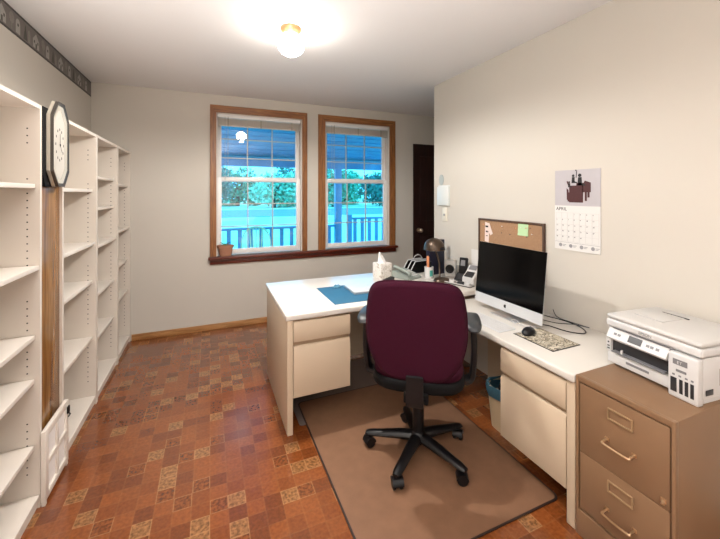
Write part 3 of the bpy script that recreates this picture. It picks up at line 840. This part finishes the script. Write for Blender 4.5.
sp_ = thing('desk_speaker', 'small white speaker with a round black cone beside the lamp', 'speaker', (1.885, 2.45, TZ), -PI/2+.65)
MB().box(-.045, .045, -.035, .035, 0, .14, bev=.008, seg=3).build('cabinet', mWhP2, sp_)
MB().lathe([(0, .004), (.012, .001), (.030, .006), (.036, .010), (.036, .0), (0, 0)], (0, 0, 0)).build('tmp', mBlk, sp_)
o = [c for c in sp_.children if c.name.startswith('tmp')][0]; o.name = 'cone'
o.data.transform(Matrix.Translation((0, -.035, .07)) @ Matrix.Rotation(PI/2, 4, 'X'))
cd = thing('cordless_phone', 'black cordless phone standing in its cradle by the wall', 'telephone', (1.885, 2.305, TZ), -PI/2+.5)
MB().prism([(-.06, 0), (.05, 0), (.05, .05), (.01, .06), (-.06, .022)], 'x', -.045, .045, bev=.004).build('cradle', mDkP, cd)
f = MB().prism([(-.002, .045), (.026, .04), (.052, .175), (.026, .18)], 'x', -.034, .034, bev=.006).build('handset', mBlk, cd)
MB().prism([(.0105, .115), (.0125, .115), (.0215, .16), (.0195, .16)], 'x', -.018, .018).build('display', mGrP, cd)
rd_ = thing('label_printer', 'white and grey label printer against the wall next to the computer', 'label printer', (1.895, 2.195, TZ), -PI/2+.3)
MB().prism([(-.07, 0), (.07, 0), (.07, .13), (.03, .135), (-.01, .09), (-.07, .05)], 'x', -.05, .05, bev=.005).build('body', mWhP, rd_)
MB().prism([(-.063, .058), (-.016, .089), (-.018, .092), (-.065, .061)], 'x', -.035, .035).build('keypad', mDkP, rd_)
MB().prism([(.0, .104), (.026, .134), (.024, .137), (-.002, .107)], 'x', -.032, .032).build('display', mGrP, rd_)
pp = tag(MB().prism([(2.15, TZ+.135), (2.30, TZ+.0), (2.30, TZ+.24), (2.15, TZ+.24)][:0] or [(2.18, TZ+.0), (2.30, TZ+.0), (2.30, TZ+.25), (2.18, TZ+.25)], 'x', XR-.006, XR-.002).build('wall_paper_sheet', mPaper), 'sheet of white paper leaning on the wall left of the pinboard', 'paper')

sg = thing('stapler', 'small black stapler in front of the tissue box on the desk', 'stapler', (1.315, 2.505, TZ), .3)
MB().box(-.06, .06, -.014, .014, 0, .008, bev=.003).build('base', mBlk, sg)
MB().prism([(-.055, .0085), (.06, .0085), (.06, .03), (.03, .034), (-.055, .022)], 'y', -.012, .012, bev=.003).build('arm', mDkP, sg)
lt = thing('letter_tray', 'low dark tray with a white rim along the desk edge by the wall', 'tray', (1.775, 2.19, TZ), -PI/2+.35)
MB().box(-.12, .10, -.035, .035, 0, .004, bev=.001).build('base', mDkP, lt)
f = MB()
MB().tube([(-.12, -.035, .012), (.10, -.035, .012), (.10, .035, .012), (-.12, .035, .012), (-.12, -.033, .012)], .004, 6).build('rim', mWhP2, lt)
for k_, (x, c_) in enumerate(((-.07, mWhP), (.0, mDkP), (.06, mWhP))):
    e_ = thing('eraser', ['white block lying at the far end of the low dark tray', 'black block lying in the middle of the low dark tray', 'white block lying at the near end of the low dark tray'][k_], 'desk item', (1.775-.0+math.sin(.35)*0+x*math.cos(-PI/2+.35), 2.19+x*math.sin(-PI/2+.35), TZ+.004), -PI/2+.35)
    MB().box(-.022, .022, -.018, .018, 0, .022, bev=.004).build('block', c_, e_)

# ------------------------------------------------------------------ pot on sill
pt = thing('flower_pot', 'small terracotta pot with soil and a sprout on the left of the window sill', 'flower pot', (.150, YB-.008, .755))
MB().lathe([(0, 0), (.056, 0), (.06, .01), (.072, .085), (.083, .087), (.085, .115), (.074, .115), (.068, .09), (0, .085)], n=22, sy=.60).build('pot', mTerra, pt)
MB().lathe([(0, .096), (.06, .0965), (.066, .092), (0, .089)], n=16, sy=.58).build('soil', mSoil, pt)
f = MB()
for an, l in ((.4, .05), (1.9, .04), (3.4, .055), (4.8, .045)):
    c_, s2 = math.cos(an), math.sin(an)*.5
    f.tube(catmull([(0, 0, .094), (c_*l*.4, s2*l*.4, .094+l*.6), (c_*l, s2*l, .094+l)], 4), [.002]*3+[.004, .006, .006, .005, .003, .001], 6)
f.build('sprout', mLeaf, pt)

# ------------------------------------------------------------------ mats
def rmat(name, x0, x1, y0_, y1_, z0_, th, r, m, label):
    pts = []
    for cx_, cy_, a0 in ((x1-r, y1_-r, 0), (x0+r, y1_-r, PI/2), (x0+r, y0_+r, PI), (x1-r, y0_+r, 1.5*PI)):
        for q in range(7): pts.append((cx_+r*math.cos(a0+q*PI/12), cy_+r*math.sin(a0+q*PI/12)))
    t = thing(name, label, 'floor mat', ((x0+x1)/2, (y0_+y1_)/2, z0_))
    q = [(a-(x0+x1)/2, b-(y0_+y1_)/2) for a, b in pts]
    MB().prism(q, 'z', 0, th*.8).build('edge', mMatE if name == 'chair_mat' else m, t)
    s = [(a*(1-.008/((x1-x0)/2)), b*(1-.008/((y1_-y0_)/2))) for a, b in q]
    MB().prism(s, 'z', th*.8, th).build('sheet', m, t)
    return t
rmat('floor_mat', .50, 1.55, 2.10, 2.76, .0, .003, .02, mMat2, 'grey brown vinyl mat under the desk, behind the chair mat')
rmat('chair_mat', .537, 1.485, 1.13, 2.335, .0032, .004, .03, mMat, 'brown vinyl chair mat under the burgundy office chair')
MZ = .0072

# ------------------------------------------------------------------ office chair
CHX, CHY = 1.035, 1.626; rz = math.radians(54-90)
ch = thing('office_chair', 'burgundy fabric office chair with black arms and five wheeled legs', 'office chair', (CHX, CHY, MZ), rz)
# base legs
for i, an in enumerate((145, 216, 289, 1, 73)):
    an = math.radians(an)-rz
    dv = V((math.cos(an), math.sin(an), 0)); pv = V((-dv.y, dv.x, 0))
    rings = []
    for t, w_, h_, zc in ((.02, .032, .034, .095), (.10, .030, .030, .092), (.19, .026, .022, .082), (.26, .024, .017, .075), (.289, .016, .011, .072)):
        rings.append([dv*t+pv*w_*math.cos(q*PI/5)*1.0+V((0, 0, zc+h_*math.sin(q*PI/5)*.8)) for q in range(10)])
    leg = MB().loops(rings).build('leg', mBlk, ch)
    c = dv*.268; f = MB()
    # twin wheels with a hood
    ro = V((math.cos(an+.7), math.sin(an+.7), 0)); ax = V((-ro.y, ro.x, 0))
    for sg in (-1, 1):
        p0 = c+ax*sg*.008+V((0, 0, .026)); f.tube([p0, p0+ax*sg*.004, p0+ax*sg*.015, p0+ax*sg*.018], [.022, .026, .026, .020], 16)
    f.tube([c+V((0, 0, .03)), c+V((0, 0, .072))], .008, 8)
    f.loops([[c+ro*.029*math.cos(k_*PI/7)+ax*w__+V((0, 0, .027+.029*math.sin(k_*PI/7))) for k_ in range(8)] for w__ in (-.027, .027)])
    f.build('caster', mBlk, leg)
MB().lathe([(0, .07), (.042, .07), (.045, .085), (.04, .115), (.03, .125), (.03, .26), (.024, .262), (.024, .40), (0, .40)], n=20).build('gas_column', mBlk, ch)
mc = MB(); mc.box(-.09, .09, -.14, .10, .395, .43, bev=.008); mc.box(-.06, .06, -.20, -.10, .375, .425, bev=.008)
mc.tube([(.08, .02, .41), (.20, .03, .405), (.235, .03, .40)], [.005, .005, .010], 8)
mc.build('mechanism', mBlkM, ch)
# seat
def sup(hw, hh_, n, k=40, nar=0):
    o = []
    for q in range(k):
        a = 2*PI*q/k; c, s = math.cos(a), math.sin(a)
        v_ = hh_*math.copysign(abs(s)**(2/n), s); o.append((hw*math.copysign(abs(c)**(2/n), c)*(1-nar*(v_/hh_)), v_))
    return o
MB().pillow(sup(.235, .215, 3.6), .055, lambda u, v_, w_: (u, v_+.055, .478+w_-.10*max(0, v_-.12)**1.0), bulge=.012, back=0, rnd=.03).build('seat', mBur, ch)
MB().pillow(sup(.242, .222, 3.6), .056, lambda u, v_, w_: (u, v_+.043, .4385+w_-.09*max(0, v_-.12)), bulge=0, back=0, rnd=.016).build('seat_shell', mBlkM, ch)
# backrest
half = [(0, 0), (.09, .002), (.145, .018), (.190, .062), (.220, .125), (.236, .20), (.237, .29), (.228, .37), (.212, .43), (.175, .462), (.09, .474)]
pts = [(x, z_) for x, z_ in half]+[(0, .476)]+[(-x, z_) for x, z_ in half[:0:-1]]
out = [(p[0], p[1]) for p in catmull([(a, b, 0) for a, b in pts], 4, True)]
YBK = -.235
def bk(u, v_, w_): return (u, YBK+w_+.45*u*u-.10*(v_-.2)*0-.02*(v_/.45), .510+v_)
bm_ = MB().pillow(out, .062, bk, bulge=.012, rnd=.03, back=.014)
br = bm_.build('backrest', mBur, ch)
f = MB(); f.tube([V(bk(a, b, 0))+V((0, 0, 0)) for a, b in [((p[0])*1.004, (p[1]-.238)*1.004+.238) for p in out]]+[V(bk(out[0][0]*1.004, out[0][1]-.001, 0))], .004, 6)
f.build('piping', mBur, br)
f = MB(); rings = []
for yy, zz, w_, h_ in ((-.16, .40, .04, .010), (-.22, .39, .038, .010), (-.272, .41, .036, .010), (-.292, .47, .034, .010), (-.288, .54, .032, .009), (-.285, .60, .03, .008)):
    pass
f.prism([(-.15, .392), (-.235, .388), (-.27, .40), (-.288, .43), (-.288, .55), (-.280, .555), (-.272, .52), (-.268, .44), (-.255, .415), (-.15, .412)], 'x', -.04, .04, bev=.003)
f.build('back_support', mBlk, ch)
# arms
for sx in (-1, 1):
    f = MB()
    path = catmull([(sx*.10, .02, .418), (sx*.22, .02, .412), (sx*.272, .02, .425), (sx*.285, .015, .49), (sx*.288, .0, .60), (sx*.282, -.005, .72)], 6)
    rings = []
    for i, p_ in enumerate(path):
        t_ = (path[min(i+1, len(path)-1)]-path[max(i-1, 0)]).normalized(); n_ = t_.cross(V((0, 1, 0))).normalized()
        wd = .034 if i < 12 else .030
        rings.append([p_+V((0, a_*wd, 0))+n_*b__*.014 for a_, b__ in ((-1, -.6), (-.8, -1), (.8, -1), (1, -.6), (1, .6), (.8, 1), (-.8, 1), (-1, .6))])
    arm = f.loops(rings).build('armrest', mBlk, ch)
    MB().pillow(sup(.044, .125, 3), .036, lambda u, v_, w_: (sx*.278+u, v_+.0, .735+w_-.25*max(0, abs(v_)-.08)), bulge=.004, back=0, rnd=.014).build('arm_pad', mPad, arm)

# ------------------------------------------------------------------ waste bin
wb_ = thing('waste_bin', 'beige waste bin lined with a teal bag under the side desk', 'waste bin', (1.665, 1.575, 0))
n_r = lambda hw, z_: [V((x_, y_, z_)) for x_, y_ in sup(hw, hw*1.05, 5, 24)]
MB().loops([n_r(.095, 0), n_r(.115, .245), n_r(.118, .245), n_r(.118, .252), n_r(.108, .252), n_r(.09, .01)]).build('bucket', mBin, wb_)
f = MB()
rg = []
for zz, hw in ((.20, .119), (.235, .123), (.262, .120), (.262, .112), (.235, .104), (.20, .10)):
    r_ = []
    for q, p_ in enumerate(n_r(hw, zz)):
        r_.append(p_+V((0, 0, .008*math.sin(q*2.1)+(.004*math.sin(q*5)))))
    rg.append(r_)
f.loops(rg, cap=False).build('bag_rim', mTeal, wb_)
f = MB().lathe([(0, .17), (.08, .18), (.09, .22), (.075, .262), (.04, .285), (0, .28)], n=14)
rr_ = random.Random(2)
for v_ in f.bm.verts: v_.co += V((rr_.uniform(-.008, .008), rr_.uniform(-.008, .008), rr_.uniform(-.008, .01)))
f.build('bag_contents', mBlkM, wb_)

# ------------------------------------------------------------------ outside
dz = -.12; RY = 6.6
struct(box('porch_deck', mDeckW, (-3.5, 5.2, YB+.14, RY+.15, dz-.1, dz)))
pf = MB(); pf.prism([(YB+.14, 2.62), (RY+.35, 2.04), (RY+.35, 2.10), (YB+.14, 2.70)], 'x', -3.5, 5.2)
for i in range(14):
    y_ = YB+.3+i*.2; z_ = 2.62-(y_-YB-.14)*(.58/(RY+.35-YB-.14)); pf.box(-3.5, 5.2, y_, y_+.012, z_-.012, z_)
struct(pf.build('porch_roof', mPorch))
struct(box('porch_beam', mPorch, (-3.5, 5.2, RY-.06, RY+.06, 1.90, 2.055)))
def railing(x0, x1, y_, zt_, zb2, label, sp=.185):
    t = thing('porch_railing', label, 'railing', (x0, y_, dz))
    h = zt_-dz
    box('top_rail', mRail, (0, x1-x0, -.045, .045, h-.04, h), t, bev=.004)
    box('bottom_rail', mRail, (0, x1-x0, -.02, .02, .08, .12), t)
    n = int((x1-x0)/sp)
    o0 = None
    for i in range(n):
        if o0 is None:
            o0 = box('baluster', mRail, (-.035, .035, -.012, .012, .12, h-.04), t); o0.location.x = sp*.5
        else:
            c = o0.copy(); COL.objects.link(c); c.parent = t; c.location.x = sp*(i+.5)
    return t
railing(-.9, 2.27, RY, .80, dz, 'grey slatted porch railing seen through both windows')
railing(2.63, 4.9, RY+.02, .93, dz, 'taller porch railing right of the newel post in the right window', .16)
tag(box('porch_post', mRail, (2.27, 2.40, RY-.055, RY+.055, dz, 1.90), bev=.006), 'square porch post seen in the right window, holding up the roof', 'post')
tag(box('porch_newel', mRail, (2.55, 2.63, RY-.03, RY+.06, dz, .99), bev=.006), 'short newel post between the two porch railings', 'post')
# windsor chair on porch (facing the window: its back towards railing)
wc = thing('porch_chair', 'pale hoop backed spindle chair on the porch outside the left window', 'chair', (.69, 5.72, dz))
MB().pillow(sup(.215, .20, 3), .03, lambda u, v_, w_: (u, v_, .44+w_), bulge=.0, rnd=.01).build('seat', mChairO, wc)
for sx in (-1, 1):
    for sy in (-1, 1):
        MB().tube([(sx*.13, sy*.13, .43), (sx*.18, sy*.19, 0)], [.018, .012], 10).build('leg', mChairO, wc)
MB().tube(catmull([(-.20, .15, .45), (-.225, .18, .62), (-.21, .20, .82), (-.13, .215, .95), (0, .22, .985), (.13, .215, .95), (.21, .20, .82), (.225, .18, .62), (.20, .15, .45)], 6), .013, 8).build('back_hoop', mChairO, wc)
for i in range(5):
    x = -.09+i*.045
    MB().tube([(x*.8, .16, .45), (x*1.1, .213, .965-.9*x*x)], [.011, .011], 8).build('spindle', mChairO, wc)

struct(box('lawn', mLawn, (-60, 90, RY+.15, 120, -.7, -.5)))
struct(box('road', mRoad, (-60, 90, 30, 44, -.5, -.48)))

def tree(x, y_, h, r, mt, label, seed):
    rt = random.Random(seed)
    t = thing('tree', label, 'tree', (x, y_, -.5), 0, 'trees across the road')
    tr_ = MB().tube([(0, 0, 0), (.05, 0, h*.35), (.0, .1, h*.7)], [r*.10, r*.08, r*.03], 8)
    for q in range(4):
        an = q*1.7; tr_.tube([(.03, 0, h*.35), (r*.5*math.cos(an), r*.5*math.sin(an), h*.65)], [r*.05, r*.02], 6)
    tr_.build('trunk', mBark, t)
    vs, fs = [], []
    cl_ = [(rt.uniform(-.8, .8)*r, rt.uniform(-.5, .5)*r, h*rt.uniform(.12, .85), r*rt.uniform(.35, .55)) for _ in range(16)]
    for k_ in range(2600):
        cx_, cy_, cz_, cr = rt.choice(cl_)
        d_ = V((rt.gauss(0, 1), rt.gauss(0, 1), rt.gauss(0, 1))).normalized()*cr*rt.uniform(.6, 1.05)
        c = V((cx_, cy_, cz_))+d_
        c.z = max(.05, c.z)
        a = V((rt.gauss(0, 1), rt.gauss(0, 1), rt.gauss(0, 1))).normalized(); b = a.cross(V((rt.gauss(0, 1), rt.gauss(0, 1), rt.gauss(0, 1)))).normalized()
        s = rt.uniform(.14, .28)*(r/2.6)
        i0 = len(vs); vs += [c-a*s, c-b*s*.6, c+a*s, c+b*s*.6]; fs.append((i0, i0+1, i0+2, i0+3))
    me = bpy.data.meshes.new('crown'); me.from_pydata(vs, [], fs); me.materials.append(mt)
    o = bpy.data.objects.new('crown', me); COL.objects.link(o); o.parent = t
tl_ = [(-1, 50, 5.4, 3.4, 1), (4.0, 59, 5.9, 3.6, 0), (8.2, 50, 4.9, 3.3, 2), (12.8, 59, 6.2, 3.6, 1), (17, 50, 5.6, 3.3, 0), (22, 59, 5.6, 3.5, 2), (25.4, 50, 5.1, 3.3, 1), (33.0, 59, 6.8, 3.9, 0)]
names = ['mid green', 'deep green', 'pale green']
where = ['leftmost tree across the road seen through the left window', 'bushy tree across the road left of centre in the left window', 'low tree across the road in the middle of the left window', 'tree across the road at the right of the left window', 'tall tree across the road behind the porch post', 'low tree across the road right of the porch post', 'tree across the road in the middle of the right window', 'rightmost tree across the road seen through the right window']
for i, (x, y_, h, r, k_) in enumerate(tl_):
    tree(x, y_, h, r, (mTree1, mTree2, mTree3)[k_], names[k_]+' '+where[i], i)

# ------------------------------------------------------------------ light and camera
w_ = bpy.data.worlds.new('World'); bpy.context.scene.world = w_; w_.use_nodes = True
bg = w_.node_tree.nodes['Background']; bg.inputs[0].default_value = (.07, .56, 1.0, 1); bg.inputs[1].default_value = 3.6
def point(name, loc, e, c, r):
    l = bpy.data.lights.new(name, 'POINT'); l.energy = e; l.color = c; l.shadow_soft_size = r
    o = bpy.data.objects.new(name, l); COL.objects.link(o); o.location = loc; return o
def area(name, loc, rot, e, c, sx, sy):
    l = bpy.data.lights.new(name, 'AREA'); l.shape = 'RECTANGLE'; l.size = sx; l.size_y = sy; l.energy = e; l.color = c
    o = bpy.data.objects.new(name, l); COL.objects.link(o); o.location = loc; o.rotation_euler = rot; return o
sp0 = bpy.data.lights.new('ceiling_lamp_downlight', 'SPOT'); sp0.energy = 92; sp0.color = (1, .96, .91); sp0.spot_size = math.radians(172); sp0.spot_blend = .35; sp0.shadow_soft_size = .035
so = bpy.data.objects.new('ceiling_lamp_downlight', sp0); COL.objects.link(so); so.location = (.465, 2.19, 2.262)
area('rear_fill', (.4, -1.66, 1.5), (PI/2, 0, 0), 10, (1, .95, .9), 2.4, 1.6)  # added soft fill from behind the camera, no window in that wall
area('rear_fill_up', (-.50, -.55, 1.0), (PI-.3, 0, 0), 82, (1, .96, .93), .9, 1.3).data.spread = math.radians(115)  # unseen fill added to brighten the ceiling, no fixture there

cam = bpy.data.cameras.new('camera'); co = bpy.data.objects.new('camera', cam); COL.objects.link(co)
f_px = 352.0
cam.sensor_fit = 'HORIZONTAL'; cam.sensor_width = 36; cam.lens = 36*f_px/720
cam.shift_y = -(269.5-194)/720
cam.clip_start = .05; cam.clip_end = 300
co.location = (0, 0, 1.405); co.rotation_euler = (PI/2, 0, -math.atan(150/352))
sc = bpy.context.scene; sc.camera = co
sc.view_settings.view_transform = 'Standard'; sc.view_settings.look = 'None'; sc.view_settings.gamma = 1
sc.view_settings.exposure = .57
sc.view_settings.use_curve_mapping = False
